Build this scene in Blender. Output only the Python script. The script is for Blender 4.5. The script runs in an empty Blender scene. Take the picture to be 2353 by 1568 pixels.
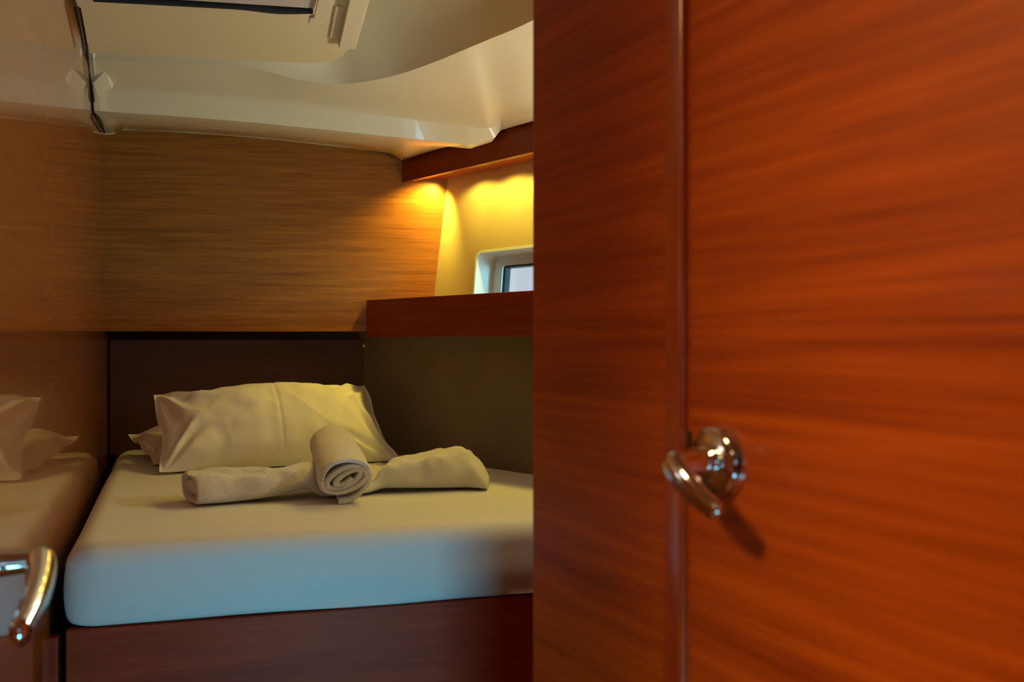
import bpy, bmesh, math, random
from mathutils import Vector, Matrix, noise

# ------------------------------------------------------------------ camera
ZC = 1.25            # eye height above the cabin sole
F = 2000.0           # focal length in pixels of the 2353 px wide frame
S = bpy.context.scene
COL = S.collection
cam_d = bpy.data.cameras.new('camera')
cam_d.sensor_width = 36.0
cam_d.lens = 36.0 * F / 2353.0
cam_d.clip_start = 0.02
cam_d.dof.use_dof = True
cam_d.dof.focus_distance = 1.95
cam_d.dof.aperture_fstop = 4.6
cam = bpy.data.objects.new('camera', cam_d)
cam.location = (0, 0, ZC)
cam.rotation_euler = (math.radians(90), 0, 0)
COL.objects.link(cam)
S.camera = cam

# ------------------------------------------------------------------ view + world
S.view_settings.view_transform = 'Standard'
S.view_settings.look = 'None'
S.view_settings.gamma = 1.0
S.view_settings.use_curve_mapping = False
S.view_settings.exposure = 0.25
W = bpy.data.worlds.new('sky')
S.world = W
W.use_nodes = True
W.node_tree.nodes['Background'].inputs[0].default_value = (0.78, 0.84, 0.95, 1)
W.node_tree.nodes['Background'].inputs[1].default_value = 0.72


def area(name, loc, target, sx, sy, power, col, spread=180):
    d = bpy.data.lights.new(name, 'AREA')
    d.shape = 'RECTANGLE'
    d.size = sx
    d.size_y = sy
    d.energy = power
    d.color = col
    d.spread = math.radians(spread)
    o = bpy.data.objects.new(name, d)
    o.location = loc
    o.rotation_euler = (Vector(target) - Vector(loc)).to_track_quat('-Z', 'Y').to_euler()
    COL.objects.link(o)
    return o


COOL = (0.20, 0.74, 1.0)
WARM = (1.0, 0.68, 0.27)
PUCK = 1.75           # watts of each downlight under the valance
# daylight down the companionway and through the saloon side window, behind the camera
area('companionway_daylight', (0.75, -2.45, ZC - 0.05), (-0.3, 1.4, ZC - 0.3), 0.7, 0.5, 0.7, COOL)
# added cool fill, no portlight behind it; lights the bed front from below
area('low_cool_fill', (0.30, -0.45, 0.17), (-0.30, 1.35, 0.82), 0.36, 0.28, 1.25, COOL, 52)
# daylight of the second cabin portlight, in the hull side beyond the partition
area('hull_window_daylight', (0.44, 2.06, ZC + 0.17), (-0.10, 2.36, ZC + 0.155), 0.10, 0.10, 2.4, (0.36, 0.86, 1.0))
area('portlight_daylight', (0.555, 1.62, ZC + 0.18), (-0.1, 1.45, ZC + 0.60), 0.34, 0.12, 6.0, (0.95, 0.92, 0.80))
# saloon / passage ceiling lamps (their fixtures are built further down)
area('passage_lamp_light', (-0.80, 0.27, ZC + 0.675), (-0.80, 0.27, 0), 0.24, 0.24, 11.5, WARM)
area('saloon_lamp_light', (-1.10, -1.1, ZC + 0.675), (-1.10, -1.1, 0), 0.16, 0.16, 3.0, WARM)

# ------------------------------------------------------------------ helpers


def P(px, py, Y):
    """world point at forward distance Y seen at photo pixel (px, py)"""
    return Vector(((px - 1176.5) / F * Y, Y, ZC + (784.0 - py) / F * Y))


def hit(px, py, p0, n):
    d = Vector(((px - 1176.5) / F, 1.0, (784.0 - py) / F))
    o = Vector((0, 0, ZC))
    t = (p0 - o).dot(n) / d.dot(n)
    return o + d * t


def link(name, bm, mat, parent=None, smooth=None, label=None):
    bmesh.ops.recalc_face_normals(bm, faces=bm.faces)
    me = bpy.data.meshes.new(name)
    bm.to_mesh(me)
    bm.free()
    if mat:
        me.materials.append(mat)
    if smooth is not None:
        for p in me.polygons:
            p.use_smooth = True
        me.set_sharp_from_angle(angle=math.radians(smooth))
    o = bpy.data.objects.new(name, me)
    COL.objects.link(o)
    if parent:
        o.parent = parent
    if label:
        o['label'] = label
    return o


def frame(o, loc, dx, dz=(0, 0, 1)):
    """give object o (mesh made in local coords) a place: local X along dx, local Z near dz"""
    x = Vector(dx).normalized()
    z = Vector(dz)
    z = (z - x * z.dot(x)).normalized()
    y = z.cross(x)
    o.matrix_world = Matrix(((x.x, y.x, z.x, loc[0]), (x.y, y.y, z.y, loc[1]), (x.z, y.z, z.z, loc[2]), (0, 0, 0, 1)))
    return o


def box(bm, a, b, bev=0.0, seg=2):
    vs = [bm.verts.new((x, y, z)) for x in (a[0], b[0]) for y in (a[1], b[1]) for z in (a[2], b[2])]
    idx = ((0, 1, 3, 2), (4, 6, 7, 5), (0, 4, 5, 1), (2, 3, 7, 6), (0, 2, 6, 4), (1, 5, 7, 3))
    fs = [bm.faces.new([vs[i] for i in f]) for f in idx]
    if bev > 0:
        es = set()
        for f in fs:
            es.update(f.edges)
        bmesh.ops.bevel(bm, geom=list(es), offset=bev, segments=seg, affect='EDGES', profile=0.6)
    return bm


def board(name, mat, a, b, bev=0.0015, parent=None, label=None):
    bm = bmesh.new()
    box(bm, a, b, bev)
    return link(name, bm, mat, parent, label=label)


def tag(o, label, cat, group=None):
    o['label'] = label
    o['category'] = cat
    if group:
        o['group'] = group
    return o


def struct(o, label):
    o['kind'] = 'structure'
    o['label'] = label
    return o


def empty(name, loc=(0, 0, 0)):
    o = bpy.data.objects.new(name, None)
    o.location = loc
    o.empty_display_size = 0.05
    COL.objects.link(o)
    return o


def prism(bm, pts, off):
    """solid between polygon pts and the same polygon moved by off"""
    a = [bm.verts.new(p) for p in pts]
    b = [bm.verts.new(Vector(p) + Vector(off)) for p in pts]
    n = len(pts)
    bm.faces.new(a)
    bm.faces.new(list(reversed(b)))
    for i in range(n):
        bm.faces.new((a[i], a[(i + 1) % n], b[(i + 1) % n], b[i]))
    return bm


def rrect(x0, x1, z0, z1, r, n=8):
    out = []
    for cx, cz, a0 in ((x1 - r, z1 - r, 0), (x0 + r, z1 - r, 90), (x0 + r, z0 + r, 180), (x1 - r, z0 + r, 270)):
        for k in range(n + 1):
            a = math.radians(a0 + 90.0 * k / n)
            out.append((cx + r * math.cos(a), cz + r * math.sin(a)))
    return out


def ring_plate(bm, outer, inner, y0, y1):
    """plate in local XZ with a hole; outer / inner are lists of (x, z)"""
    def loop(pts, y):
        return [bm.verts.new((x, y, z)) for x, z in pts]
    caps = []
    for y in (y0, y1):
        lo, li = loop(outer, y), loop(inner, y)
        es = [bm.edges.new((l[i], l[(i + 1) % len(l)])) for l in (lo, li) for i in range(len(l))]
        bmesh.ops.triangle_fill(bm, edges=es, use_beauty=True, use_dissolve=False)
        caps.append((lo, li))
    for k in (0, 1):
        a, b = caps[0][k], caps[1][k]
        for i in range(len(a)):
            j = (i + 1) % len(a)
            bm.faces.new((a[i], a[j], b[j], b[i]))
    return bm


def catmull(pts, sub):
    out = []
    n = len(pts)
    for i in range(n - 1):
        p0 = pts[max(i - 1, 0)]
        p1, p2 = pts[i], pts[i + 1]
        p3 = pts[min(i + 2, n - 1)]
        for k in range(sub):
            t = k / sub
            out.append(0.5 * ((2 * p1) + (p2 - p0) * t + (2 * p0 - 5 * p1 + 4 * p2 - p3) * t * t
                              + (3 * p1 - p0 - 3 * p2 + p3) * t ** 3))
    out.append(pts[-1].copy())
    return out


def smoothstep(a, b, x):
    t = min(1.0, max(0.0, (x - a) / (b - a)))
    return t * t * (3 - 2 * t)


# ------------------------------------------------------------------ materials


def new_mat(name):
    m = bpy.data.materials.new(name)
    m.use_nodes = True
    nt = m.node_tree
    return m, nt, nt.nodes['Principled BSDF']


def wood(name, light, dark, rough=0.3, coat=0.6, coat_rough=0.08, fine=1.0, streak=1.0, tilt=0.0, contrast=1.0):
    """varnished veneer, grain along local X"""
    m, nt, bs = new_mat(name)
    N, L = nt.nodes, nt.links
    tc = N.new('ShaderNodeTexCoord')
    mp = N.new('ShaderNodeMapping')
    mp.inputs['Rotation'].default_value = (0, tilt, 0)
    mp.inputs['Scale'].default_value = (1.2 * streak ** 0.5, 14 * streak, 14 * streak)
    L.new(tc.outputs['Object'], mp.inputs['Vector'])
    n1 = N.new('ShaderNodeTexNoise')
    n1.inputs['Scale'].default_value = 1.6
    n1.inputs['Detail'].default_value = 5
    n1.inputs['Roughness'].default_value = 0.6
    n1.inputs['Distortion'].default_value = 0.5
    L.new(mp.outputs[0], n1.inputs['Vector'])
    mp2 = N.new('ShaderNodeMapping')
    mp2.inputs['Rotation'].default_value = (0, tilt, 0)
    mp2.inputs['Scale'].default_value = (6 * fine, 260 * fine, 260 * fine)
    L.new(tc.outputs['Object'], mp2.inputs['Vector'])
    n2 = N.new('ShaderNodeTexNoise')
    n2.inputs['Scale'].default_value = 1.0
    n2.inputs['Detail'].default_value = 4
    n2.inputs['Roughness'].default_value = 0.65
    L.new(mp2.outputs[0], n2.inputs['Vector'])
    mx = N.new('ShaderNodeMix')
    mx.inputs[0].default_value = 0.5
    L.new(n1.outputs['Fac'], mx.inputs[2])
    L.new(n2.outputs['Fac'], mx.inputs[3])
    cr = N.new('ShaderNodeValToRGB')
    e = cr.color_ramp.elements
    w = 0.17 / contrast
    e[0].position = 0.5 - w
    e[1].position = 0.5 + w * 0.9
    e[0].color = (*dark, 1)
    e[1].color = (*light, 1)
    L.new(mx.outputs[0], cr.inputs[0])
    L.new(cr.outputs[0], bs.inputs['Base Color'])
    bs.inputs['Roughness'].default_value = rough
    bs.inputs['Coat Weight'].default_value = coat
    bs.inputs['Coat Roughness'].default_value = coat_rough
    bp = N.new('ShaderNodeBump')
    bp.inputs['Strength'].default_value = 0.06
    bp.inputs['Distance'].default_value = 0.001
    L.new(n2.outputs['Fac'], bp.inputs['Height'])
    L.new(bp.outputs[0], bs.inputs['Normal'])
    return m


def plain(name, col, rough=0.5, metal=0.0, bump=0.0, scale=300, var=0.04, coat=0.0, sheen=0.0, vscale=6):
    m, nt, bs = new_mat(name)
    N, L = nt.nodes, nt.links
    tc = N.new('ShaderNodeTexCoord')
    nz = N.new('ShaderNodeTexNoise')
    nz.inputs['Scale'].default_value = vscale
    nz.inputs['Detail'].default_value = 3
    L.new(tc.outputs['Object'], nz.inputs['Vector'])
    cr = N.new('ShaderNodeValToRGB')
    cr.color_ramp.elements[0].position = 0.3
    cr.color_ramp.elements[1].position = 0.7
    cr.color_ramp.elements[0].color = (*[c * (1 - var) for c in col], 1)
    cr.color_ramp.elements[1].color = (*[min(1, c * (1 + var)) for c in col], 1)
    L.new(nz.outputs['Fac'], cr.inputs[0])
    L.new(cr.outputs[0], bs.inputs['Base Color'])
    bs.inputs['Roughness'].default_value = rough
    bs.inputs['Metallic'].default_value = metal
    bs.inputs['Coat Weight'].default_value = coat
    bs.inputs['Sheen Weight'].default_value = sheen
    if bump > 0:
        nb = N.new('ShaderNodeTexNoise')
        nb.inputs['Scale'].default_value = scale
        nb.inputs['Detail'].default_value = 4
        L.new(tc.outputs['Object'], nb.inputs['Vector'])
        bp = N.new('ShaderNodeBump')
        bp.inputs['Strength'].default_value = bump
        bp.inputs['Distance'].default_value = 0.002
        L.new(nb.outputs['Fac'], bp.inputs['Height'])
        L.new(bp.outputs[0], bs.inputs['Normal'])
    return m


M_BULK = wood('bulkhead_teak', (0.44, 0.155, 0.016), (0.16, 0.050, 0.006), rough=0.45, coat=0.15, coat_rough=0.25, fine=0.9, streak=2.6, contrast=0.85)
M_DOOR = wood('door_mahogany', (0.68, 0.120, 0.004), (0.31, 0.040, 0.002), rough=0.5, coat=0.15, coat_rough=0.25, fine=0.5, streak=1.25, contrast=1.0)
M_WALL = wood('gloss_mahogany', (0.38, 0.110, 0.016), (0.24, 0.060, 0.009), rough=0.3, coat=1.0, coat_rough=0.045, fine=0.6)
for m_, k_ in ((M_DOOR, 0.25), (M_BULK, 0.3)):
    m_.node_tree.nodes['Principled BSDF'].inputs['Specular IOR Level'].default_value = k_
M_WALL.node_tree.nodes['Principled BSDF'].inputs['Coat IOR'].default_value = 1.8
M_TRIM = wood('trim_mahogany', (0.46, 0.075, 0.008), (0.34, 0.05, 0.005), rough=0.3, coat=0.6, coat_rough=0.12)
M_SHELF = wood('shelf_mahogany', (0.30, 0.045, 0.006), (0.16, 0.022, 0.003), rough=0.4, coat=0.3, coat_rough=0.25)
M_BASE = wood('bed_base_mahogany', (0.40, 0.045, 0.010), (0.23, 0.022, 0.005), rough=0.6, coat=0.08, coat_rough=0.4)
M_HEAD = wood('headboard_dark', (0.14, 0.055, 0.035), (0.09, 0.035, 0.024), rough=0.5, coat=0.1, coat_rough=0.3)
for m_ in (M_BASE, M_SHELF):
    m_.node_tree.nodes['Principled BSDF'].inputs['Specular IOR Level'].default_value = 0.12
M_FLOOR = wood('sole_teak', (0.30, 0.13, 0.05), (0.15, 0.06, 0.02), rough=0.4, coat=0.3)
M_LINER = plain('cream_liner', (0.78, 0.685, 0.44), rough=0.32, bump=0.02, scale=500, var=0.015, coat=0.15)
M_PANEL = plain('cream_panel', (0.76, 0.66, 0.38), rough=0.55, bump=0.12, scale=900, var=0.02)
M_HULL = plain('hull_lining', (0.58, 0.46, 0.23), rough=0.45, bump=0.05, scale=600, var=0.03)
M_VINYL = plain('hull_carpet', (0.23, 0.18, 0.12), rough=0.85, bump=0.25, scale=500, var=0.08)
M_SHEET = plain('white_sheet', (0.69, 0.68, 0.66), rough=0.8, bump=0.12, scale=1100, var=0.02, sheen=0.15)
M_SLIP = plain('white_pillowcase', (0.80, 0.77, 0.70), rough=0.78, bump=0.10, scale=900, var=0.02, sheen=0.15)
M_TERRY = plain('white_terry', (0.72, 0.69, 0.64), rough=0.95, bump=0.9, scale=420, var=0.06, sheen=0.5, vscale=300)
M_CHROME = plain('chrome', (0.80, 0.80, 0.80), rough=0.09, metal=1.0, var=0.01)
M_BLACK = plain('black_rubber', (0.012, 0.012, 0.014), rough=0.6, bump=0.1, scale=200)
M_NAVY = plain('navy_blind', (0.015, 0.018, 0.022), rough=0.8, bump=0.4, scale=260)
M_WHITE = plain('white_plastic', (0.66, 0.78, 0.80), rough=0.35, var=0.01)
M_GASKET = plain('dark_gasket', (0.02, 0.05, 0.065), rough=0.4, var=0.1)
M_CREAMP = plain('cream_plastic', (0.78, 0.68, 0.45), rough=0.35, var=0.01)
M_HATCH = plain('hatch_frame', (0.62, 0.56, 0.50), rough=0.4, var=0.01)


def emitter(name, col, strength):
    m, nt, bs = new_mat(name)
    bs.inputs['Base Color'].default_value = (0.9, 0.9, 0.9, 1)
    bs.inputs['Emission Color'].default_value = (*col, 1)
    bs.inputs['Emission Strength'].default_value = strength
    return m


M_LAMP = emitter('lamp_diffuser', (1.0, 0.72, 0.36), 14)
M_LED = emitter('led_diffuser', (1.0, 0.66, 0.16), 3)


def pane_mat():
    m, nt, bs = new_mat('window_pane')
    N, L = nt.nodes, nt.links
    tr = N.new('ShaderNodeBsdfTransparent')
    tr.inputs[0].default_value = (0.93, 0.95, 0.95, 1)
    gl = N.new('ShaderNodeBsdfGlossy')
    gl.inputs['Roughness'].default_value = 0.02
    mx = N.new('ShaderNodeMixShader')
    mx.inputs[0].default_value = 0.06
    L.new(tr.outputs[0], mx.inputs[1])
    L.new(gl.outputs[0], mx.inputs[2])
    L.new(mx.outputs[0], N['Material Output'].inputs['Surface'])
    return m


M_PANE = pane_mat()

# ------------------------------------------------------------------ shell: floor, saloon behind the camera, deck
struct(board('floor', M_FLOOR, (-1.9, -2.7, -0.04), (1.9, 2.9, 0.0)), 'teak cabin sole running under bed and passage')
struct(board('ceiling', M_LINER, (-1.95, -2.75, ZC + 0.80), (1.95, 2.95, ZC + 0.84), 0), 'deck above the cream ceiling liner')
bm = bmesh.new()
ring_plate(bm, [(-1.9, 0), (1.9, 0), (1.9, ZC + 0.8), (-1.9, ZC + 0.8)],
           [(1.15, ZC - 0.35), (1.15, ZC + 0.25), (0.35, ZC - 0.35)][:0] or rrect(0.35, 1.15, ZC - 0.35, ZC + 0.25, 0.05), -2.60, -2.64)
struct(link('wall_back', bm, M_BULK), 'saloon wall with the companionway opening behind the camera')
struct(board('wall_saloon_left', M_BULK, (-1.93, -2.6, 0), (-1.9, 0.5, ZC + 0.8)), 'saloon side wall left of the camera')
struct(board('wall_saloon_right', M_BULK, (1.86, -2.6, 0), (1.9, 0.6, ZC + 0.8)), 'saloon side wall right of the camera')
struct(board('wall_front_left', M_BULK, (-1.9, 0.46, 0), (-0.42, 0.49, ZC + 0.8)), 'saloon bulkhead left of the cabin doorway')
struct(board('wall_front_right', M_BULK, (0.46, 0.12, 0), (1.9, 0.15, ZC + 0.8)), 'saloon bulkhead right of the wooden door')

# saloon deckhead at lamp height
struct(board('ceiling_saloon', M_LINER, (-1.9, -2.6, ZC + 0.70), (1.9, 0.30, ZC + 0.72), 0), 'cream deckhead over saloon and passage')


def downlight(x, y, r, label):
    e = empty('ceiling_lamp', (x, y, ZC + 0.70))
    bm = bmesh.new()
    prof = [(r * 0.78, -0.004), (r * 0.82, -0.012), (r, -0.012), (r * 1.08, -0.006), (r * 1.1, 0.0)]
    n = 40
    rings = [[bm.verts.new((a * math.cos(2 * math.pi * k / n), a * math.sin(2 * math.pi * k / n), z)) for k in range(n)] for a, z in prof]
    for i in range(len(prof) - 1):
        for k in range(n):
            bm.faces.new((rings[i][k], rings[i][(k + 1) % n], rings[i + 1][(k + 1) % n], rings[i + 1][k]))
    link('lamp_bezel', bm, M_CHROME, e, smooth=40)
    bm = bmesh.new()
    bmesh.ops.create_circle(bm, cap_ends=True, segments=n, radius=r * 0.79)
    bmesh.ops.translate(bm, verts=bm.verts, vec=(0, 0, -0.005))
    link('diffuser', bm, M_LAMP, e)
    tag(e, label, 'lamp', 'saloon ceiling lamps')


downlight(-0.80, 0.27, 0.155, 'round chrome ceiling lamp beside the passage doorway')
downlight(-1.10, -1.10, 0.085, 'larger round chrome ceiling lamp in the saloon')

# ------------------------------------------------------------------ left wall, open door, bulkhead, headboard
WD = Vector((-0.391, 1, 0)).normalized()          # direction of the left wall, going aft
WN = Vector((WD.y, -WD.x, 0))                     # into the room


def wallp(Y, off=0.0):
    return Vector((-0.183 - 0.391 * Y, Y, 0)) + WN * off


Lw = (wallp(2.75) - wallp(1.304)).length
w0 = struct(board('wall_left_outer', M_BASE, (0, 0, 0), ((wallp(1.4) - wallp(0.47)).length, 0.02, ZC + 0.8), 0), 'plain wall behind the open door leaf')
frame(w0, wallp(0.47, -0.034), WD)
w = struct(board('wall_left', M_WALL, (0, 0, 0), (Lw, 0.03, ZC + 0.8), 0), 'high-gloss wooden wall left of the bed, mirroring it')
frame(w, wallp(1.304), WD)

BD = Vector((1, 0.12, 0)).normalized()
b0 = P(240, 762, 2.37)
bw = struct(board('wall_aft', M_BULK, (-0.01, 0, 0), (1.02, 0.02, 0.66), 0.001), 'horizontal-grain teak bulkhead panel above the headboard')
frame(bw, (b0.x, b0.y, ZC + 0.0265), BD)

h0 = Vector((-1.165, 2.52, 0))
HD = Vector((1, 0.066, 0)).normalized()
hb = board('headboard', M_HEAD, (0.0, 0.0, 0.0), (0.83, 0.02, 0.335), 0.002)
frame(hb, (h0.x, h0.y, ZC - 0.33), HD)
tag(hb, 'dark brown recessed headboard panel behind the pillows', 'headboard')
ul = struct(board('trim_1', M_HEAD, (0, 0.021, 0), (1.0, 0.20, 0.015), 0.001), 'dark underside board closing the recess over the headboard')
frame(ul, (b0.x - 0.02, b0.y, ZC + 0.0265), BD)
struct(board('wall_stern', M_HEAD, (-1.9, 2.72, 0), (-0.42, 2.76, ZC + 0.8), 0), 'outer wall behind the headboard')

# open door leaf lying against the left wall
door1 = empty('door_1')
door1['kind'] = 'structure'
door1['label'] = 'open glossy wooden door leaf folded against the left wall'
dl = board('door_leaf', M_WALL, (0, 0, 0.02), ((wallp(1.300) - wallp(0.52)).length, 0.022, ZC + 0.72), 0.003, door1)
frame(dl, wallp(0.52, 0.001), WD)


# ------------------------------------------------------------------ lever handles
def lathe(bm, prof, n=48):
    """prof (r, h) about local Y axis"""
    rings = []
    for r, h in prof:
        rings.append([bm.verts.new((r * math.cos(2 * math.pi * k / n), h, r * math.sin(2 * math.pi * k / n))) for k in range(n)])
    for i in range(len(prof) - 1):
        for k in range(n):
            bm.faces.new((rings[i][k], rings[i][(k + 1) % n], rings[i + 1][(k + 1) % n], rings[i + 1][k]))
    bm.faces.new(rings[0])
    bm.faces.new(rings[-1])


def sweep(bm, pts, radii, n=24, up=Vector((0, 1, 0))):
    rings = []
    for i, p in enumerate(pts):
        t = (pts[min(i + 1, len(pts) - 1)] - pts[max(i - 1, 0)]).normalized()
        a = (up - t * up.dot(t)).normalized()
        b = t.cross(a)
        ra, rb = radii[i]
        rings.append([bm.verts.new(p + a * ra * math.cos(2 * math.pi * k / n) + b * rb * math.sin(2 * math.pi * k / n)) for k in range(n)])
    for i in range(len(pts) - 1):
        for k in range(n):
            bm.faces.new((rings[i][k], rings[i][(k + 1) % n], rings[i + 1][(k + 1) % n], rings[i + 1][k]))
    bm.faces.new(rings[0])
    bm.faces.new(list(reversed(rings[-1])))


def handle(parent, loc, dx, neck, lx, lz, rr, fat):
    """local frame: X along the door, -Y out of the door; lever runs from the neck end to (lx, lz)"""
    def put(o):
        m = o
        frame(m, loc, dx)
        return m
    bm = bmesh.new()
    lathe(bm, [(rr, 0.0), (rr, -0.0035), (rr * 0.93, -0.006), (rr * 0.92, -0.0095), (rr * 0.84, -0.012), (rr * 0.45, -0.013), (0.011, -0.0135)])
    r = put(link('handle_rosette', bm, M_CHROME, parent, smooth=50, label='round chrome rosette of the lever handle'))
    bm = bmesh.new()
    lathe(bm, [(0.0125, -0.012), (0.0125, -0.017), (0.0095, -0.019), (0.0095, -0.021), (0.0118, -0.0225), (0.0122, -0.026), (0.0112, -0.033), (0.0095, -neck)])
    put(link('handle_neck', bm, M_CHROME, parent, smooth=50, label='short chrome neck of the lever handle'))
    pts = []
    rad = []
    end = Vector((lx, -neck + 0.004, lz))
    d = Vector((lx, 0, lz)).normalized()
    n = 26
    for i in range(n + 1):
        t = i / n
        p = Vector((0, -neck, 0)).lerp(end, t)
        p += Vector((0, -0.005, 0)) * math.sin(math.pi * min(1, t * 1.1))
        p -= d * 0.010 * (1 - t)
        k = 1.0
        if t < 0.18:
            k = math.sqrt(max(0.02, 1 - ((0.18 - t) / 0.18) ** 2))
        if t > 0.92:
            k = math.sqrt(max(0.02, 1 - ((t - 0.92) / 0.08) ** 2))
        base = fat * (1.18 - 0.45 * t)
        pts.append(p)
        rad.append((base * 0.68 * k, base * k))
    bm = bmesh.new()
    sweep(bm, pts, rad, up=Vector((0, 1, 0)))
    put(link('handle_lever', bm, M_CHROME, parent, smooth=60, label='drooping tapered chrome lever'))


# left handle: X local runs aft along the wall, out of the leaf is -Y local  (WD x up)
hp = wallp(0.752, 0.005)
handle(door1, (hp.x, hp.y, ZC - 0.195), WD, 0.056, -0.088, -0.043, 0.026, 0.0165)

# ------------------------------------------------------------------ right partition and door
RD = Vector((0.513, -1, 0)).normalized()          # toward the camera, to the right


def rp(Y):
    return Vector((0.528 - 0.513 * Y, Y, 0))


def rlen(Ya, Yb):
    return (rp(Ya) - rp(Yb)).length


# in this frame local X points toward the camera, local +Y points behind the board (away from the viewer)
pl = struct(board('wall_partition', M_DOOR, (0, 0, 0.0), (rlen(0.984, 0.70), 0.026, ZC + 0.8), 0.002), 'dark red wooden partition panel between bed and door')
frame(pl, rp(0.984), RD)
bm = bmesh.new()
xa, xb = rlen(0.984, 0.764), rlen(0.984, 0.738)
wt = xb - xa
prof = [(xa, -0.0005), (xa + 0.001, -0.0025), (xa + wt * 0.60, -0.0025), (xa + wt * 0.66, -0.0032)]
for k in range(9):
    a = math.pi * k / 8
    prof.append((xa + wt * (0.84 - 0.15 * math.cos(a)), -0.0032 - 0.0035 * math.sin(a)))
prof += [(xb, 0.002), (xa, 0.002)]
prism(bm, [Vector((x, y, 0.0)) for x, y in prof], (0, 0, ZC + 0.8))
tr = struct(link('trim_2', bm, M_TRIM, smooth=50), 'rounded vertical wooden trim strip beside the door edge')
frame(tr, rp(0.984), RD)

door2 = empty('door_2')
door2['kind'] = 'structure'
door2['label'] = 'closed orange-brown wooden door with a chrome lever, right foreground'
dr = board('door_leaf', M_DOOR, (0, -0.0015, 0.02), (rlen(0.735, 0.165), 0.024, ZC + 0.76), 0.003, door2)
frame(dr, rp(0.735), RD)
hp = rp(0.700)
handle(door2, (hp.x, hp.y, ZC - 0.096), RD, 0.046, 0.046, -0.033, 0.0300, 0.0108)
sp = board('strike_plate', M_CHROME, (xb + 0.0008, -0.0025, ZC - 0.0975), (xb + 0.0035, 0.003, ZC - 0.075), 0.0003, door2, 'small chrome latch plate at the door edge')
frame(sp, rp(0.984), RD)
lt = board('latch_slot', M_BLACK, (xb + 0.0035, -0.0032, ZC - 0.098), (xb + 0.0062, 0.0025, ZC - 0.076), 0.0003, door2, 'black latch slot at the door edge')
frame(lt, rp(0.984), RD)

# ------------------------------------------------------------------ hull side
HU = Vector((0.684, -0.730, 0)).normalized()
H0 = Vector((-0.225, 2.48, ZC + 0.129))
UP = Vector((0.037, 0.0044, 0.3295))
HN = HU.cross(UP).normalized()
if HN.dot(Vector((0, 0, ZC)) - H0) < 0:
    HN = -HN
HW = (UP - HU * UP.dot(HU)).normalized()          # up along the hull panel


def hcoord(px, py):
    q = hit(px, py, H0, HN) - H0
    return q.dot(HU), q.dot(HW)


wx0 = hcoord(1089, 665)[0]
wz1 = hcoord(1180, 571)[1]
iz1 = hcoord(1222, 600)[1]
wz0 = -0.11
wx1 = wx0 + 0.42


def hullpanel():
    bm = bmesh.new()
    outer = [(-0.06, -0.14), (0.62, -0.14), (0.62, 0.62), (-0.06, 0.62)]
    inner = rrect(wx0, wx1, wz0, wz1, 0.022)
    ring_plate(bm, outer, inner, 0.0, 0.018)
    o = link('wall_hull', bm, M_HULL)
    # second stretch with its own portlight, hidden by the partition from here
    bm = bmesh.new()
    ring_plate(bm, [(0.62, -0.14), (2.6, -0.14), (2.6, 0.62), (0.62, 0.62)], rrect(0.95, 1.37, wz0, wz1, 0.022), 0.0, 0.018)
    o2 = link('wall_hull_forward', bm, M_HULL)
    return o, o2


# local frame: X = HU, Z = HW, Y = Z x X ; check that +Y points outboard
YV = HW.cross(HU)
sgn = 1.0 if YV.dot(HN) < 0 else -1.0
o, o2 = hullpanel()
struct(o, 'yellow-lit cream hull lining around the small window above the shelf')
struct(o2, 'cream hull lining continuing behind the partition')
for q in (o, o2):
    frame(q, H0, HU, HW)
    if sgn < 0:
        q.scale = (1, -1, 1)


def window(name, x0, x1, z1, label, light=False):
    e = empty(name)
    e['kind'] = 'structure'
    e['label'] = label
    D = 0.062
    # lining of the recess: a tube
    bm = bmesh.new()
    ring_plate(bm, rrect(x0 - 0.004, x1 + 0.004, wz0 - 0.004, z1 + 0.004, 0.026), rrect(x0 + 0.003, x1 - 0.003, wz0 + 0.003, z1 - 0.003, 0.020), -0.001, D)
    a = link('window_reveal', bm, M_WHITE, e, smooth=50)
    ix0, ix1, jz0, jz1 = x0 + 0.040, x1 - 0.040, wz0 + 0.03, z1 - 0.026
    bm = bmesh.new()
    ring_plate(bm, rrect(x0 - 0.004, x1 + 0.004, wz0 - 0.004, z1 + 0.004, 0.026), rrect(ix0, ix1, jz0, jz1, 0.012), D, D + 0.02)
    b = link('window_frame', bm, M_WHITE, e, smooth=50)
    bm = bmesh.new()
    ring_plate(bm, rrect(ix0 - 0.004, ix1 + 0.004, jz0 - 0.004, jz1 + 0.004, 0.014), rrect(ix0 + 0.0035, ix1 - 0.0035, jz0 + 0.0035, jz1 - 0.0035, 0.010), D - 0.004, D + 0.001)
    b2 = link('inner_lip', bm, M_WHITE, e, smooth=50)
    bm = bmesh.new()
    ring_plate(bm, rrect(ix0 + 0.0005, ix1 - 0.0005, jz0 + 0.0005, jz1 - 0.0005, 0.010), rrect(ix0 + 0.010, ix1 - 0.010, jz0 + 0.009, jz1 - 0.009, 0.002), D + 0.004, D + 0.022)
    g = link('window_gasket', bm, M_GASKET, e, smooth=50)
    bm = bmesh.new()
    box(bm, (ix0 + 0.006, D + 0.010, jz0 + 0.005), (ix1 - 0.006, D + 0.014, jz1 - 0.005))
    p = link('window_pane', bm, M_PANE, e)
    for q in (a, b, b2, g, p):
        frame(q, H0, HU, HW)
        if sgn < 0:
            q.scale = (1, -1, 1)
    return e


window('window_1', wx0, wx1, wz1, 'small white-framed hull window above the shelf, half hidden by the partition')
window('window_2', 0.95, 1.37, wz1, 'second hull window hidden beyond the partition')

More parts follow.
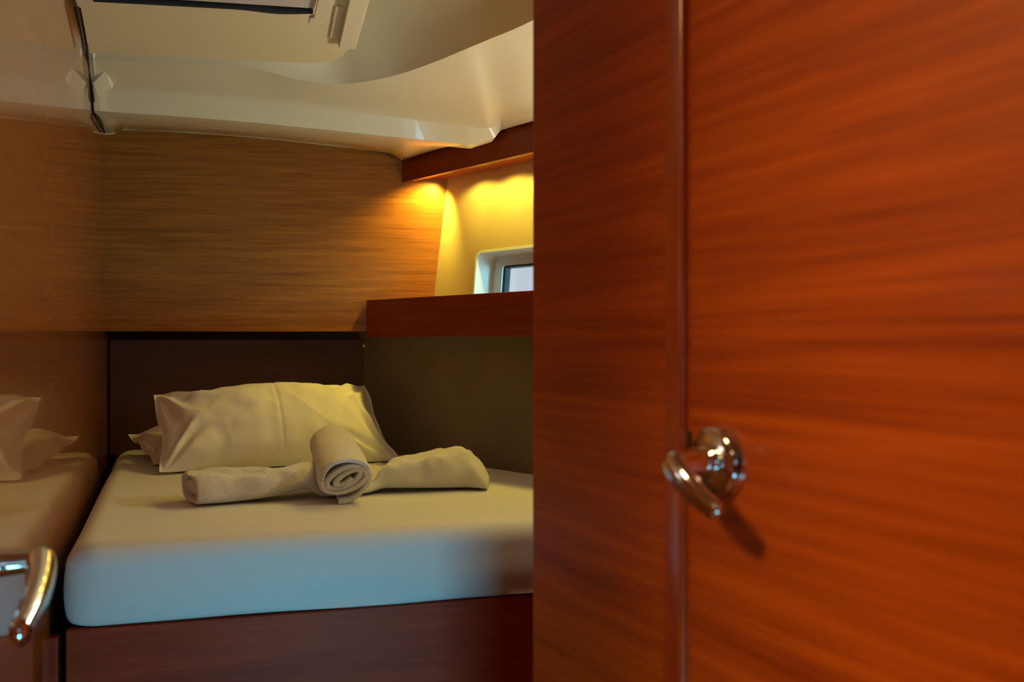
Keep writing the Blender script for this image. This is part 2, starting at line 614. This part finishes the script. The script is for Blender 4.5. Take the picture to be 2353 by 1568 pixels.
# lower hull side beside the mattress
LH0 = Vector((-0.454, 2.585, 0))
LHD = Vector((0.487, -0.475, 0)).normalized()
lh = struct(board('wall_hull_lower', M_VINYL, (0, 0, 0.0), (3.0, 0.02, ZC + 0.03), 0.001), 'dark brown fabric-lined hull side under the shelf')
frame(lh, LH0, LHD)
# outer skin so that no daylight leaks past the linings
sk = struct(board('wall_hull_outer', M_VINYL, (-0.9, 0, 0), (3.4, 0.02, ZC - 0.02), 0), 'outer hull skin')
frame(sk, LH0 + Vector((0.08, 0.07, 0)), LHD)

# ------------------------------------------------------------------ shelf with fiddle rail
SD = Vector((0.454, -0.465, 0)).normalized()
SH0 = Vector((-0.409, 2.443, 0))
shelf = empty('wall_shelf', (SH0.x, SH0.y, ZC))
q = board('shelf_fascia', M_SHELF, (0.0, 0.0, 0.0098), (1.25, 0.020, 0.115), 0.003, None)
frame(q, (SH0.x, SH0.y, ZC), SD)
q2 = board('shelf_board', M_SHELF, (0.028, 0.0205, 0.018), (1.25, 0.150, 0.034), 0.001, None)
frame(q2, (SH0.x, SH0.y, ZC), SD)
for k in (q, q2):
    mw = k.matrix_world.copy()
    k.parent = shelf
    k.matrix_parent_inverse = Matrix.Translation(-Vector(shelf.location))
tag(shelf, 'dark mahogany shelf with deep front fascia below the hull window', 'shelf')
sn = bmesh.new()
bmesh.ops.create_uvsphere(sn, u_segments=16, v_segments=10, radius=0.004)
sn = link('screw_cap', sn, M_CREAMP, smooth=60)
sn.scale = (1, 0.6, 1.1)
sn.location = P(836, 795, 2.505)
tag(sn, 'tiny pale screw cap under the left end of the shelf', 'screw cap')

# ------------------------------------------------------------------ valance with LED strip
VD = Vector((0.357, -0.395, 0)).normalized()
V0 = Vector((-0.310, 2.462, 0))
val = empty('light_valance', (V0.x, V0.y, ZC))


def under(o, par):
    o.parent = par
    o.matrix_parent_inverse = Matrix.Translation(-Vector(par.location))
    return o


zb = 0.4486
q = frame(board('valance_fascia', M_SHELF, (0, 0, zb), (1.35, 0.016, 0.60), 0.0015), (V0.x, V0.y, ZC), VD)
under(q, val)
q = frame(board('soffit_board', M_TRIM, (0.016, 0.0165, zb + 0.0135), (1.35, 0.125, zb + 0.0235), 0.0005), (V0.x, V0.y, ZC), VD)
q['label'] = 'light-washed wooden soffit board behind the valance fascia'
under(q, val)
VN = Vector((-VD.y, VD.x, 0))
if VN.dot(Vector((1, 1, 0))) < 0:
    VN = -VN
for k_, sv in enumerate((0.105, 0.23, 0.355, 0.48, 0.62, 0.76, 0.90, 1.04, 1.18)):
    c_ = V0 + VD * sv + VN * 0.040 + Vector((0, 0, ZC + zb))
    bm = bmesh.new()
    lathe(bm, [(0.013, 0.0), (0.016, 0.0012), (0.016, 0.0045)], n=32)
    bmesh.ops.rotate(bm, verts=bm.verts, cent=(0, 0, 0), matrix=Matrix.Rotation(math.radians(90), 3, 'X'))
    q = link('downlight', bm, M_LED, smooth=40, label='small round warm yellow downlight under the valance')
    q.location = c_ + Vector((0, 0, 0.0128))
    under(q, val)
    ld = bpy.data.lights.new('valance_downlight', 'SPOT')
    ld.energy = PUCK * (4.2 if k_ == 0 else 1.0)
    ld.color = (1.0, 0.76, 0.10)
    ld.spot_size = math.radians(150)
    ld.spot_blend = 0.5
    ld.shadow_soft_size = 0.012
    lo = bpy.data.objects.new('valance_downlight', ld)
    COL.objects.link(lo)
    lo.location = c_ + Vector((0, 0, 0.0095))
    if k_ == 0:                     # the first lamp is swivelled towards the bulkhead
        lo.rotation_euler = Vector((-0.38, 0.52, -1.0)).to_track_quat('-Z', 'Y').to_euler()
        ld.spot_size = math.radians(110)
        ld.spot_blend = 0.75
tag(val, 'wooden light valance under the ceiling edge hiding warm yellow downlights', 'valance')

# ------------------------------------------------------------------ ceiling liner


def vY(px):
    return 1.0 / (0.4057 + 0.0774 * (px - 925) / 297.0)


A = [(240, 308, 2.366), (262, 307, 2.367), (285, 298, 2.37), (440, 305, 2.385), (600, 317, 2.405), (750, 333, 2.42), (890, 350, 2.435), (925, 368, 2.44),
     (1000, 345, vY(1000) - .004), (1080, 323, vY(1080) - .004), (1135, 307, vY(1135) - .004), (1155, 298, vY(1155) - .004), (1222, 280, vY(1222) - .004), (1420, 228, 1.87)]
B = [(218, 262, 2.04), (232, 263, 2.04), (252, 265, 2.045), (420, 276, 2.06), (590, 291, 2.075), (740, 306, 2.09), (880, 321, 2.10), (930, 326, 2.105),
     (1005, 334, 2.115), (1080, 342, 2.12), (1130, 326, 2.12), (1150, 300, 2.13), (1222, 278, 2.03), (1420, 225, 1.85)]
Cc = [(216, 254, 2.01), (230, 255, 2.01), (250, 257, 2.015), (418, 268, 2.03), (588, 282, 2.045), (738, 297, 2.06), (878, 312, 2.07), (930, 317, 2.075),
      (1007, 325, 2.085), (1084, 334, 2.09), (1136, 318, 2.10), (1152, 297, 2.12), (1222, 275, 2.02), (1420, 221, 1.84)]
D = [(212, 214, 1.985), (226, 214, 1.985), (245, 215, 1.99), (410, 224, 2.0), (580, 238, 2.02), (730, 251, 2.035), (870, 265, 2.05), (920, 271, 2.055),
     (1000, 281, 2.07), (1070, 290, 2.08), (1122, 296, 2.09), (1150, 284, 2.08), (1222, 264, 1.99), (1420, 205, 1.81)]
D2 = [(209, 195, 1.965), (223, 195, 1.965), (241, 196, 1.97), (405, 205, 1.98), (575, 218, 1.995), (727, 231, 2.005), (865, 245, 2.015), (920, 251, 2.02),
      (1000, 260, 2.03), (1065, 268, 2.04), (1115, 272, 2.04), (1150, 262, 2.03), (1222, 235, 1.94), (1420, 175, 1.77)]
E = [(204, 137, 1.90), (216, 137, 1.90), (232, 138, 1.90), (390, 145, 1.90), (560, 154, 1.905), (690, 184, 1.925), (780, 193, 1.93), (850, 186, 1.91),
     (920, 170, 1.88), (1000, 142, 1.83), (1070, 113, 1.78), (1120, 92, 1.745), (1222, 48, 1.67), (1420, -60, 1.52)]


def row(l):
    return [P(*p) for p in l]


rows = [row(A), row(B), row(Cc), row(D), row(D2), row(E)]


def mixrow(a, b, t):
    return [x.lerp(y, t) for x, y in zip(a, b)]


Er = rows[-1]
off2 = []
off3 = []
for i, p in enumerate(Er):
    k = smoothstep(3.8, 6.2, i)
    off2.append(p + Vector((-0.002 * k, -0.003, 0.011 + 0.001 * k)))
    off3.append(p + Vector((-0.012 * k, -0.016 - 0.004 * k, 0.028 + 0.027 * k)))
off4 = [p + Vector((-0.045 * smoothstep(3, 6.5, i), -0.13 + 0.05 * smoothstep(3, 6.5, i), 0.05 + 0.08 * smoothstep(3, 6.5, i))) for i, p in enumerate(Er)]
off5 = [Vector((p.x - 0.04 * smoothstep(3, 6.5, i), p.y - 0.22, ZC + 0.70 + 0.075 * smoothstep(3, 6.5, i))) for i, p in enumerate(off4)]
off6 = [Vector((-0.75 + 2.2 * i / 13.0, 0.25, ZC + 0.701)) for i in range(14)]
allrows = [rows[0], mixrow(rows[0], rows[1], 0.5), rows[1], rows[2], rows[3], mixrow(rows[3], rows[4], 0.5), rows[4], mixrow(rows[4], rows[5], 0.5), rows[5], off2, off3, off4, off5, off6]
# soften the fillet above the beam
allrows[5] = [p + Vector((0, 0, 0.003)) for p in allrows[5]]
SUB = 8


def linear(pts, sub):
    out = [pts[i].lerp(pts[i + 1], k / sub) for i in range(len(pts) - 1) for k in range(sub)]
    return out + [pts[-1].copy()]


dense = [linear(r, SUB) if i < 6 else catmull(r, SUB) for i, r in enumerate(allrows)]
dense = [r + [r[-1] + (r[-1] - r[-9]) * k for k in (0.5, 1.0, 1.5, 2.0)] for r in dense]
bm = bmesh.new()
grid = [[bm.verts.new(p) for p in r] for r in dense]
for i in range(len(grid) - 1):
    for j in range(len(grid[0]) - 1):
        bm.faces.new((grid[i][j], grid[i][j + 1], grid[i + 1][j + 1], grid[i + 1][j]))
liner = link('ceiling_liner', bm, M_LINER, smooth=28)
sd = liner.modifiers.new('thick', 'SOLIDIFY')
sd.thickness = 0.004
sd.offset = 1
struct(liner, 'moulded cream ceiling liner with a cross beam and swept edge')

# thin rolled lip of the liner along the bulkhead
bm = bmesh.new()
lp = catmull([p + Vector((0, -0.002, 0.001)) for p in row(A[:8])], 8)
sweep(bm, lp, [(0.0028, 0.0028)] * len(lp), n=10, up=Vector((0, 0, 1)))
struct(link('trim_3', bm, M_LINER, smooth=60), 'rolled cream liner edge along the top of the bulkhead')

# gussets where the liner meets the left wall
bm = bmesh.new()
pts = [P(212, 190, 1.945), P(240, 162, 1.93), P(250, 178, 1.945), P(259, 205, 1.965), P(223, 224, 1.965)]
prism(bm, pts, (0, 0.015, 0.03))
bmesh.ops.bevel(bm, geom=list(bm.edges), offset=0.002, segments=2, affect='EDGES')
tag(link('liner_gusset', bm, M_LINER, smooth=50), 'small pale wedge where ceiling beam meets the left wall', 'gusset')
# black gap seal between liner and the gloss wall
bm = bmesh.new()
lp = [P(186, 20, 1.70), P(196, 90, 1.81), P(200, 118, 1.845), P(203, 150, 1.915), P(208, 192, 1.955), P(214, 222, 1.985), P(219, 262, 2.04), P(229, 275, 2.10), P(240, 304, 2.30)]
lp = catmull(lp, 5)
sweep(bm, lp, [(0.0026, 0.0026)] * len(lp), n=8, up=Vector((0, 0, 1)))
struct(link('trim_4', bm, M_BLACK, smooth=60), 'black seal in the joint of ceiling and left wall')

# ------------------------------------------------------------------ hatch surround, rail and hatch
surround = empty('hatch_surround', (-0.7, 1.7, ZC + 0.6))


def zpan(Y):
    return 0.600 + (1.83 - Y) * 0.135


def pp(px, py, dz=0.0):
    """point on the tilted hatch panel plane"""
    n = Vector((0, 0.135, 1)).normalized()
    return hit(px, py, Vector((0, 1.83, ZC + 0.588 + dz)), n)


out = [(206, 122), (400, 131), (600, 140), (690, 144), (730, 145), (760, 142), (783, 131), (800, 116), (812, 106), (821, 97), (838, 40), (858, -40), (880, -130), (150, -150), (176, -40), (186, 20)]
bm = bmesh.new()
prism(bm, [pp(*p) for p in out], (0, 0, 0.016))
bmesh.ops.bevel(bm, geom=[e for e in bm.edges if abs((e.verts[0].co - e.verts[1].co).z) < 0.2 and e.calc_face_angle(0) > 1.0 and e.is_manifold and min(f.normal.z for f in e.link_faces) < -0.5], offset=0.0035, segments=3, affect='EDGES')
q = under(link('surround_panel', bm, M_PANEL, smooth=40), surround)
tag(surround, 'cream padded panel around the roof hatch', 'ceiling panel')
# raised rail on its right
bm = bmesh.new()
a, b, c, d_ = pp(777, 98), pp(817, 101), pp(862, -60), pp(812, -60)
prism(bm, [a, b, c, d_], (0, 0, -0.012))
bmesh.ops.bevel(bm, geom=list(bm.edges), offset=0.002, segments=2, affect='EDGES')
under(link('surround_rail', bm, M_CREAMP, smooth=40, label='raised cream rail along the right side of the panel'), surround)
bm = bmesh.new()
prism(bm, [pp(757, 84), pp(771, 88), pp(790, 14), pp(771, 12)], (0, 0, -0.003))
bmesh.ops.bevel(bm, geom=list(bm.edges), offset=0.001, segments=2, affect='EDGES')
under(link('rail_gap_plate', bm, M_CREAMP, smooth=40), surround)  # plate edge standing in for the shadowed gap beside the rail

hatch = empty('roof_hatch', (-0.6, 1.5, ZC + 0.62))
fr = [(150, -160), (178, -20), (192, 14), (225, 16), (226, 0)]
bm = bmesh.new()
prism(bm, [pp(708, 47, -.016), pp(744, 49, -.016), pp(751, 43, -.016), pp(785, -60, -.016), pp(742, -60, -.016), pp(724, 34, -.016), pp(711, 34, -.016)], (0, 0, -0.006))
bmesh.ops.bevel(bm, geom=list(bm.edges), offset=0.0015, segments=2, affect='EDGES')
under(link('hatch_frame', bm, M_CREAMP, smooth=40), hatch)
bm = bmesh.new()
prism(bm, [pp(176, 6, -.004), pp(186, 12, -.004), pp(218, 13, -.004), pp(222, -3, -.004), pp(215, -40, -.004), pp(168, -40, -.004)], (0, 0, -0.006))
bmesh.ops.bevel(bm, geom=list(bm.edges), offset=0.0015, segments=2, affect='EDGES')
under(link('hatch_frame', bm, M_CREAMP, smooth=40), hatch)
# dark blind roll between the two frame ends
bm = bmesh.new()
lp = []
for k in range(41):
    t = k / 40
    px = 215 + (718 - 215) * t
    sag = 8 * math.exp(-((px - 640) / 60) ** 2)
    lp.append(pp(px, -6 + 27 * t + sag * 0.6, -0.010))
sweep(bm, lp, [(0.008, 0.006 + 0.004 * math.exp(-(((215 + 507 * k / 40) - 640) / 70) ** 2)) for k in range(41)], n=14, up=Vector((0, 0, 1)))
under(link('hatch_blind', bm, M_NAVY, smooth=60, label='dark rolled blind along the hatch edge'), hatch)
bm = bmesh.new()
prism(bm, [pp(215, -20, -.010), pp(722, 13, -.010), pp(732, -20, -.010), pp(735, -60, -.010), pp(205, -60, -.010)], (0, 0, -0.006))
bmesh.ops.bevel(bm, geom=list(bm.edges), offset=0.002, segments=2, affect='EDGES')
under(link('hatch_blind_rail', bm, M_HATCH, smooth=40, label='greyish cream pull rail of the hatch blind'), hatch)
tag(hatch, 'roof hatch with dark rolled blind at the top of the ceiling', 'hatch')

# ------------------------------------------------------------------ bed
FL, FR, BR, BL = Vector((-0.672, 1.30, 0)), Vector((0.510, 1.613, 0)), Vector((-0.450, 2.560, 0)), Vector((-1.142, 2.515, 0))
ZT, ZB = ZC - 0.310, ZC - 0.434


def rounded_poly(corners, r, seg=10, step=0.012):
    n = len(corners)
    pts = []
    for i in range(n):
        p0, p1, p2 = corners[i - 1], corners[i], corners[(i + 1) % n]
        d0, d1 = (p0 - p1).normalized(), (p2 - p1).normalized()
        ang = math.acos(max(-1, min(1, d0.dot(d1))))
        tl = r / math.tan(ang / 2)
        c = p1 + (d0 + d1).normalized() * (r / math.sin(ang / 2))
        a, b = p1 + d0 * tl, p1 + d1 * tl
        va, vb = a - c, b - c
        for k in range(seg + 1):
            v = va.lerp(vb, k / seg).normalized() * r
            pts.append(c + v)
    out = []
    m = len(pts)
    for i in range(m):
        a, b = pts[i], pts[(i + 1) % m]
        L_ = (b - a).length
        k = max(1, int(L_ / step))
        for j in range(k):
            out.append(a.lerp(b, j / k))
    return out


def mattress_mesh():
    bm = bmesh.new()
    loop = rounded_poly([FL, FR, BR, BL], 0.055)
    n = len(loop)
    nor = []
    for i in range(n):
        t = (loop[(i + 1) % n] - loop[i - 1]).normalized()
        nor.append(Vector((t.y, -t.x, 0)))      # outward for a counter-clockwise loop
    cen = sum(loop, Vector()) / n
    R = 0.040
    prof = [(0.012, ZB), (0.003, ZB + 0.004), (0.0, ZB + 0.012)]
    for k in range(1, 6):
        prof.append((-0.004 * math.sin(math.pi * k / 6), ZB + 0.012 + (ZT - R - ZB - 0.012) * k / 6))
    for k in range(0, 9):
        a = math.pi / 2 * k / 8
        prof.append((R * (1 - math.cos(a)), ZT - R + R * math.sin(a)))
    rings = []
    for ins, z in prof:
        r_ = []
        for i in range(n):
            p = loop[i] - nor[i] * ins
            co = Vector((p.x, p.y, z))
            # pulled sheet folds low on the front side
            front = max(0.0, -nor[i].y)
            if front > 0.3:
                hrel = (z - ZB) / (ZT - ZB)
                s = (p - FL).length
                wv = noise.noise(Vector((s * 4.5 + hrel * 9.0, hrel * 9 - s * 2, 3.1)))
                w2 = noise.noise(Vector((s * 3, hrel * 2, 9.0)))
                amp = 0.008 * smoothstep(0.5, 0.06, hrel) * smoothstep(0.05, 0.3, s)
                co += Vector((nor[i].x, nor[i].y, 0)) * (amp * wv * 1.6 + 0.003 * w2)
            r_.append(bm.verts.new(co))
        rings.append(r_)
    last = rings[-1]
    base = [v.co.copy() for v in last]
    for k in range(1, 26):
        t = k / 26
        r_ = []
        for i in range(n):
            p = base[i].lerp(Vector((cen.x, cen.y, ZT)), t)
            p.z = ZT - 0.002 + 0.003 * noise.noise(Vector((p.x * 3, p.y * 3, 0))) * smoothstep(0, 0.2, t)
            # faint folds of loose sheet towards the hull corner
            wr = smoothstep(0.35, 0.0, (p - Vector((-0.22, 2.28, ZT))).length)
            p.z += wr * 0.0035 * math.sin((p.x * 0.5 + p.y * 0.85) * 210)
            r_.append(bm.verts.new(p))
        rings.append(r_)
    for i in range(len(rings) - 1):
        for j in range(n):
            bm.faces.new((rings[i][j], rings[i][(j + 1) % n], rings[i + 1][(j + 1) % n], rings[i + 1][j]))
    c = bm.verts.new((cen.x, cen.y, ZT - 0.002))
    for j in range(n):
        bm.faces.new((rings[-1][j], rings[-1][(j + 1) % n], c))
    bm.faces.new(list(reversed(rings[0])))
    return bm


mt = link('mattress', mattress_mesh(), M_SHEET, smooth=60)
tag(mt, 'berth mattress under a taut white fitted sheet', 'mattress')

base = empty('bed_base', (FL.x, FL.y, 0))
FD = (FR - FL).normalized()
q = frame(board('front_panel', M_BASE, (0.004, 0.004, 0.0), ((FR - FL).length - 0.01, 0.024, ZB - 0.001), 0.002), FL, FD)
under(q, base)
bm = bmesh.new()
ins = [FL + Vector((0.02, 0.04, 0)), FR + Vector((-0.04, 0.02, 0)), BR + Vector((0, -0.03, 0)), BL + Vector((0.03, -0.03, 0))]
prism(bm, [Vector((p.x, p.y, ZB - 0.018)) for p in ins], (0, 0, 0.0165))
under(link('berth_top', bm, M_HEAD), base)
tag(base, 'reddish-brown wooden bed base carrying the mattress', 'bed base')
# narrow post between bed base and left wall
q = frame(board('trim_5', M_BASE, (0.0, 0.0, 0.0), (0.018, 0.02, ZC - 0.445), 0.002), (FL.x - 0.026, FL.y + 0.0, 0), FD)
struct(q, 'narrow wooden strip filling the gap between bed base and left wall')


# ------------------------------------------------------------------ pillows
def pillow(name, c00, c10, c11, c01, thick, seed, nhint, crease=None, NU=150, NV=90):
    """corners: bottom-left, bottom-right, top-right, top-left as seen by the viewer"""
    bm = bmesh.new()
    ex = ((c10 - c00) + (c11 - c01)).normalized()
    ey = ((c01 - c00) + (c11 - c10)).normalized()
    nn = ex.cross(ey).normalized()
    if nn.dot(nhint) < 0:
        nn = -nn
    Wd = (c10 - c00).length
    Hd = (c01 - c00).length
    sheets = []
    for side in (1, -1):
        g = []
        for j in range(NV + 1):
            r_ = []
            for i in range(NU + 1):
                u = -1 + 2 * i / NU
                v = -1 + 2 * j / NV
                # edges drawn in between the corners
                uu = u * (1 - 0.035 * (1 - v * v) * abs(u) ** 3 - 0.012 * math.sin(5 * v + seed) * abs(u) ** 4)
                vv = v * (1 - 0.05 * (1 - u * u) * abs(v) ** 3 * 0.5)
                s, t = (uu + 1) / 2, (vv + 1) / 2
                p = c00 * (1 - s) * (1 - t) + c10 * s * (1 - t) + c11 * s * t + c01 * (1 - s) * t
                # flat hem then full belly
                hu = max(0.0, 1 - (abs(u) / 0.975) ** 2.4)
                hv = max(0.0, 1 - (abs(v) / 0.97) ** 2.2)
                h = (hu ** 0.62) * (hv ** 0.55)
                hh = thick * (0.60 if side > 0 else 0.40) * h
                # folds fanning out from the corners
                f = 0.0
                for k, (cu, cv) in enumerate(((-1, -1), (1, -1), (1, 1), (-1, 1))):
                    du, dv = (u - cu) * Wd / 2, (v - cv) * Hd / 2
                    r = math.hypot(du, dv)
                    a = math.atan2(dv * -cv, du * -cu)
                    f += 0.010 * math.sin(a * 11 + seed * 1.7 + k * 2 + 3.0 * noise.noise(Vector((r * 9, a * 2, seed + k)))) * math.exp(-((r - 0.07) / 0.075) ** 2)
                q = Vector((u * Wd * 4.0, v * Hd * 4.0, seed * 3.1 + side))
                f += 0.0085 * noise.noise(q * 1.25) + 0.0045 * noise.noise(q * 3.1)
                rid = 1 - abs(noise.noise(Vector((u * Wd * 5.5 + v * Hd * 4, v * Hd * 4 - u * Wd * 2.5, seed + 5.0 * side)))) * 2.2
                f += 0.0050 * max(0, rid) ** 2 * (0.3 + abs(u) ** 2)
                rid2 = 1 - abs(noise.noise(Vector((u * Wd * 4 - v * Hd * 7, v * Hd * 3 + u * Wd * 4, seed + 8.0 * side)))) * 2.4
                f -= 0.0022 * max(0, rid2) ** 2 * (0.2 + abs(u))
                if crease is not None and side > 0:
                    f -= 0.0026 * math.exp(-((u - crease - 0.03 * v) * Wd / 2 / 0.004) ** 2)
                    f += 0.0012 * math.exp(-((u - crease - 0.03 * v) * Wd / 2 / 0.018) ** 2)
                f *= min(1.0, h * 2.5)
                # wavy hem
                wav = 0.004 * math.sin(9 * u + 2.0 * seed) * (abs(v) ** 8) + 0.006 * math.sin(8 * v + seed) * (abs(u) ** 8)
                p = p + nn * (side * (hh + f) + wav)
                p.z = max(p.z, ZT + 0.003)
                r_.append(bm.verts.new(p))
            g.append(r_)
        sheets.append(g)
    for g in sheets:
        for j in range(NV):
            for i in range(NU):
                bm.faces.new((g[j][i], g[j][i + 1], g[j + 1][i + 1], g[j + 1][i]))
    bmesh.ops.remove_doubles(bm, verts=bm.verts, dist=0.0001)
    return link(name, bm, M_SLIP, smooth=75)


front = Vector((0.1, -0.8, 0.6))
p1 = pillow('pillow', P(368, 1090, 2.03) , P(915, 1060, 2.235), P(840, 886, 2.42), P(350, 908, 2.20), 0.150, 2.3, front, crease=0.02)
tag(p1, 'large white pillow leaning up behind the rolled towel', 'pillow', 'pillows on the berth')
p2 = pillow('pillow', P(352, 1070, 2.15), P(760, 1040, 2.33), P(640, 965, 2.48), P(296, 1004, 2.36), 0.085, 5.2, Vector((0, -0.5, 1)), NU=100, NV=60)
tag(p2, 'second white pillow mostly hidden behind the large one, its corner poking out left', 'pillow', 'pillows on the berth')


# ------------------------------------------------------------------ towels
def rolled_towel():
    near = Vector((-0.320, 1.655, ZT + 0.0485))
    far = Vector((-0.424, 2.015, ZT + 0.084))
    ax = (far - near)
    L_ = ax.length
    ax.normalize()
    sx = ax.cross(Vector((0, 0, 1))).normalized()
    sz = sx.cross(ax).normalized()
    # spiral centre line with slightly oval, uneven turns
    turns = 3.1
    NS = 300
    th = 0.0066
    cl = []
    for i in range(NS + 1):
        t = i / NS
        a = -math.radians(100) + turns * 2 * math.pi * t
        r = 0.0450 - 0.0335 * t ** 0.95
        sq = 1.0 + 1.15 * t ** 1.3
        r *= 1 + 0.05 * math.sin(2 * a + 3 * t) * (0.4 + t) + 0.02 * math.sin(3 * a + 9 * t)
        x = r * math.cos(a) * sq ** 0.5
        z = r * math.sin(a) / sq
        ca, sa = math.cos(0.75 * t), math.sin(0.75 * t)
        cl.append(Vector((x * ca - z * sa + 0.006 * t, x * sa + z * ca - 0.002 * t)))
    def ring(y, scale, inset):
        pts = []
        n = len(cl)
        for side in (1, -1):
            seq = range(n) if side > 0 else range(n - 1, -1, -1)
            for i in seq:
                tan = (cl[min(i + 1, n - 1)] - cl[max(i - 1, 0)]).normalized()
                nr = Vector((tan.y, -tan.x))
                w_ = (th - inset) * (1 + 0.12 * noise.noise(Vector((i * 0.06, 1, 2))))
                q = cl[i] * scale + nr * side * w_ * 0.5 * 1.55
                pts.append((q.x, y, q.y))
        return pts
    bm = bmesh.new()
    ys = [0.0, 0.001, 0.003] + [0.003 + (L_ - 0.006) * k / 40 for k in range(1, 40)] + [L_ - 0.003, L_ - 0.001, L_]
    rings = []
    for y in ys:
        e = min(y, L_ - y)
        ins = 0.0026 * (1 - smoothstep(0, 0.004, e))
        sc = 1.0 - 0.05 * smoothstep(0.4, 1.0, y / L_) + 0.015 * math.sin(y * 16)
        sc *= 1 - 0.28 * smoothstep(L_ - 0.045, L_, y) ** 1.6
        pts = ring(y, sc, ins)
        r_ = []
        for (x, yy, z) in pts:
            p = near + sx * x * 1.10 + ax * yy + sz * z
            d_ = noise.noise(Vector((p.x * 22, p.y * 14, p.z * 22))) * 0.0022
            dirv = (sx * x + sz * z)
            if dirv.length > 0.035:
                p += dirv.normalized() * d_
            r_.append(bm.verts.new(p))
        rings.append(r_)
    m = len(rings[0])
    for i in range(len(rings) - 1):
        for k in range(m):
            bm.faces.new((rings[i][k], rings[i][(k + 1) % m], rings[i + 1][(k + 1) % m], rings[i + 1][k]))
    h = m // 2
    for rg in (rings[0], rings[-1]):
        for k in range(h - 1):
            bm.faces.new((rg[k], rg[k + 1], rg[m - 2 - k], rg[m - 1 - k]))
    return link('rolled_towel', bm, M_TERRY, smooth=70)


rt = rolled_towel()
tag(rt, 'rolled white terry towel pointing at the camera, spiral end showing', 'towel')


def cross_towel():
    """flattened folded roll lying across the bed, open at its left end"""
    # stations: (px of the station, front-bottom Y, height, depth, lift)
    st = [(-0.578, 1.612, 0.054, 0.088, 0.000), (-0.560, 1.618, 0.057, 0.096, 0.000), (-0.52, 1.640, 0.056, 0.105, 0.000),
          (-0.46, 1.665, 0.052, 0.105, 0.006), (-0.405, 1.69, 0.046, 0.115, 0.014), (-0.375, 1.705, 0.022, 0.115, 0.000), (-0.33, 1.72, 0.012, 0.115, 0.000),
          (-0.29, 1.745, 0.020, 0.12, 0.000), (-0.265, 1.76, 0.048, 0.125, 0.004), (-0.24, 1.765, 0.058, 0.125, 0.004), (-0.18, 1.775, 0.064, 0.125, 0.002),
          (-0.13, 1.785, 0.070, 0.135, 0.000), (-0.095, 1.79, 0.066, 0.130, 0.000), (-0.068, 1.79, 0.040, 0.11, 0.000), (-0.052, 1.795, 0.016, 0.08, 0.0)]
    vec = catmull([Vector((a, b, c)) for a, b, c, d_, e in st], 10)
    ve2 = catmull([Vector((d_, e, 0)) for a, b, c, d_, e in st], 10)
    NS = 64
    bm = bmesh.new()
    rings, inner = [], []
    def sect(c, d2, shrink):
        H, Dp, lift = c.z, d2.x, d2.y
        out = []
        for k in range(NS):
            a = 2 * math.pi * k / NS
            cx, cz = math.cos(a), math.sin(a)
            e = 0.62
            y = (abs(cx) ** e) * (1 if cx > 0 else -1)
            z = (abs(cz) ** e) * (1 if cz > 0 else -1)
            yy = (0.5 + 0.5 * y * (1 - shrink / (Dp / 2))) * Dp
            zz = (0.5 + 0.5 * z * (1 - shrink / (max(H, .01) / 2))) * H
            # the front leans back, top rounder than the bottom
            yy += 0.25 * zz
            out.append((yy, zz + lift))
        return out
    n = len(vec)
    for i in range(n):
        c, d2 = vec[i], ve2[i]
        r_ = []
        for k, (yy, zz) in enumerate(sect(c, d2, 0.0)):
            p = Vector((c.x + yy * (0.04 - 0.75 * smoothstep(-0.48, -0.59, c.x)), c.y + yy, ZT + 0.002 + zz))
            f = noise.noise(Vector((p.x * 16, p.y * 26, p.z * 30))) * 0.006 + noise.noise(Vector((p.x * 42, p.y * 50, p.z * 50))) * 0.0024
            rdg = max(0, 1 - abs(noise.noise(Vector((p.x * 11 + p.z * 12, p.y * 9, 4.2)))) * 3.2) ** 2 * 0.007 * smoothstep(-0.27, -0.16, c.x)
            if zz > 0.008:
                p.z += (f + rdg) * (zz / 0.05)
                p.y -= f * 0.7
            p.z = max(p.z, ZT + 0.002)
            r_.append(bm.verts.new(p))
        rings.append(r_)
    for i in range(n - 1):
        for k in range(NS):
            bm.faces.new((rings[i][k], rings[i][(k + 1) % NS], rings[i + 1][(k + 1) % NS], rings[i + 1][k]))
    bm.faces.new(rings[-1])
    # left end: lip, then go inside
    prev = rings[0]
    for (dx, sh) in ((-0.003, 0.002), (-0.003, 0.005), (0.0, 0.007), (0.02, 0.0085), (0.05, 0.010)):
        r_ = []
        c, d2 = vec[0], ve2[0]
        for k, (yy, zz) in enumerate(sect(c, d2, sh)):
            p = Vector((c.x + dx - 0.71 * yy, c.y + yy + max(0, dx) * 0.5, ZT + 0.002 + zz))
            r_.append(bm.verts.new(p))
        for k in range(NS):
            bm.faces.new((prev[k], prev[(k + 1) % NS], r_[(k + 1) % NS], r_[k]))
        prev = r_
    bm.faces.new(prev)
    o = link('folded_towel', bm, M_TERRY, smooth=75)
    # inner fold seen in the open left end
    bm = bmesh.new()
    c, d2 = vec[0], ve2[0]
    outer = sect(c, d2, 0.0105)
    cyy = sum(y for y, z in outer) / NS
    czz = sum(z for y, z in outer) / NS
    pr = None
    for x, sc in ((0.010, 0.5), (0.006, 0.80), (0.008, 0.95), (0.013, 0.97), (0.024, 0.93)):
        r_ = [bm.verts.new(Vector((c.x + x - 0.71 * yy, c.y + cyy + (yy - cyy) * sc + x * 0.3, ZT + 0.003 + czz + (zz - czz) * sc * 0.86))) for yy, zz in outer]
        if pr:
            for k in range(NS):
                bm.faces.new((pr[k], pr[(k + 1) % NS], r_[(k + 1) % NS], r_[k]))
        else:
            bm.faces.new(r_)
        pr = r_
    bm.faces.new(pr)
    link('inner_fold', bm, M_TERRY, o, smooth=70)
    return o


ct = cross_towel()
tag(ct, 'flattened folded white terry towel lying across the bed beneath the rolled one', 'towel')
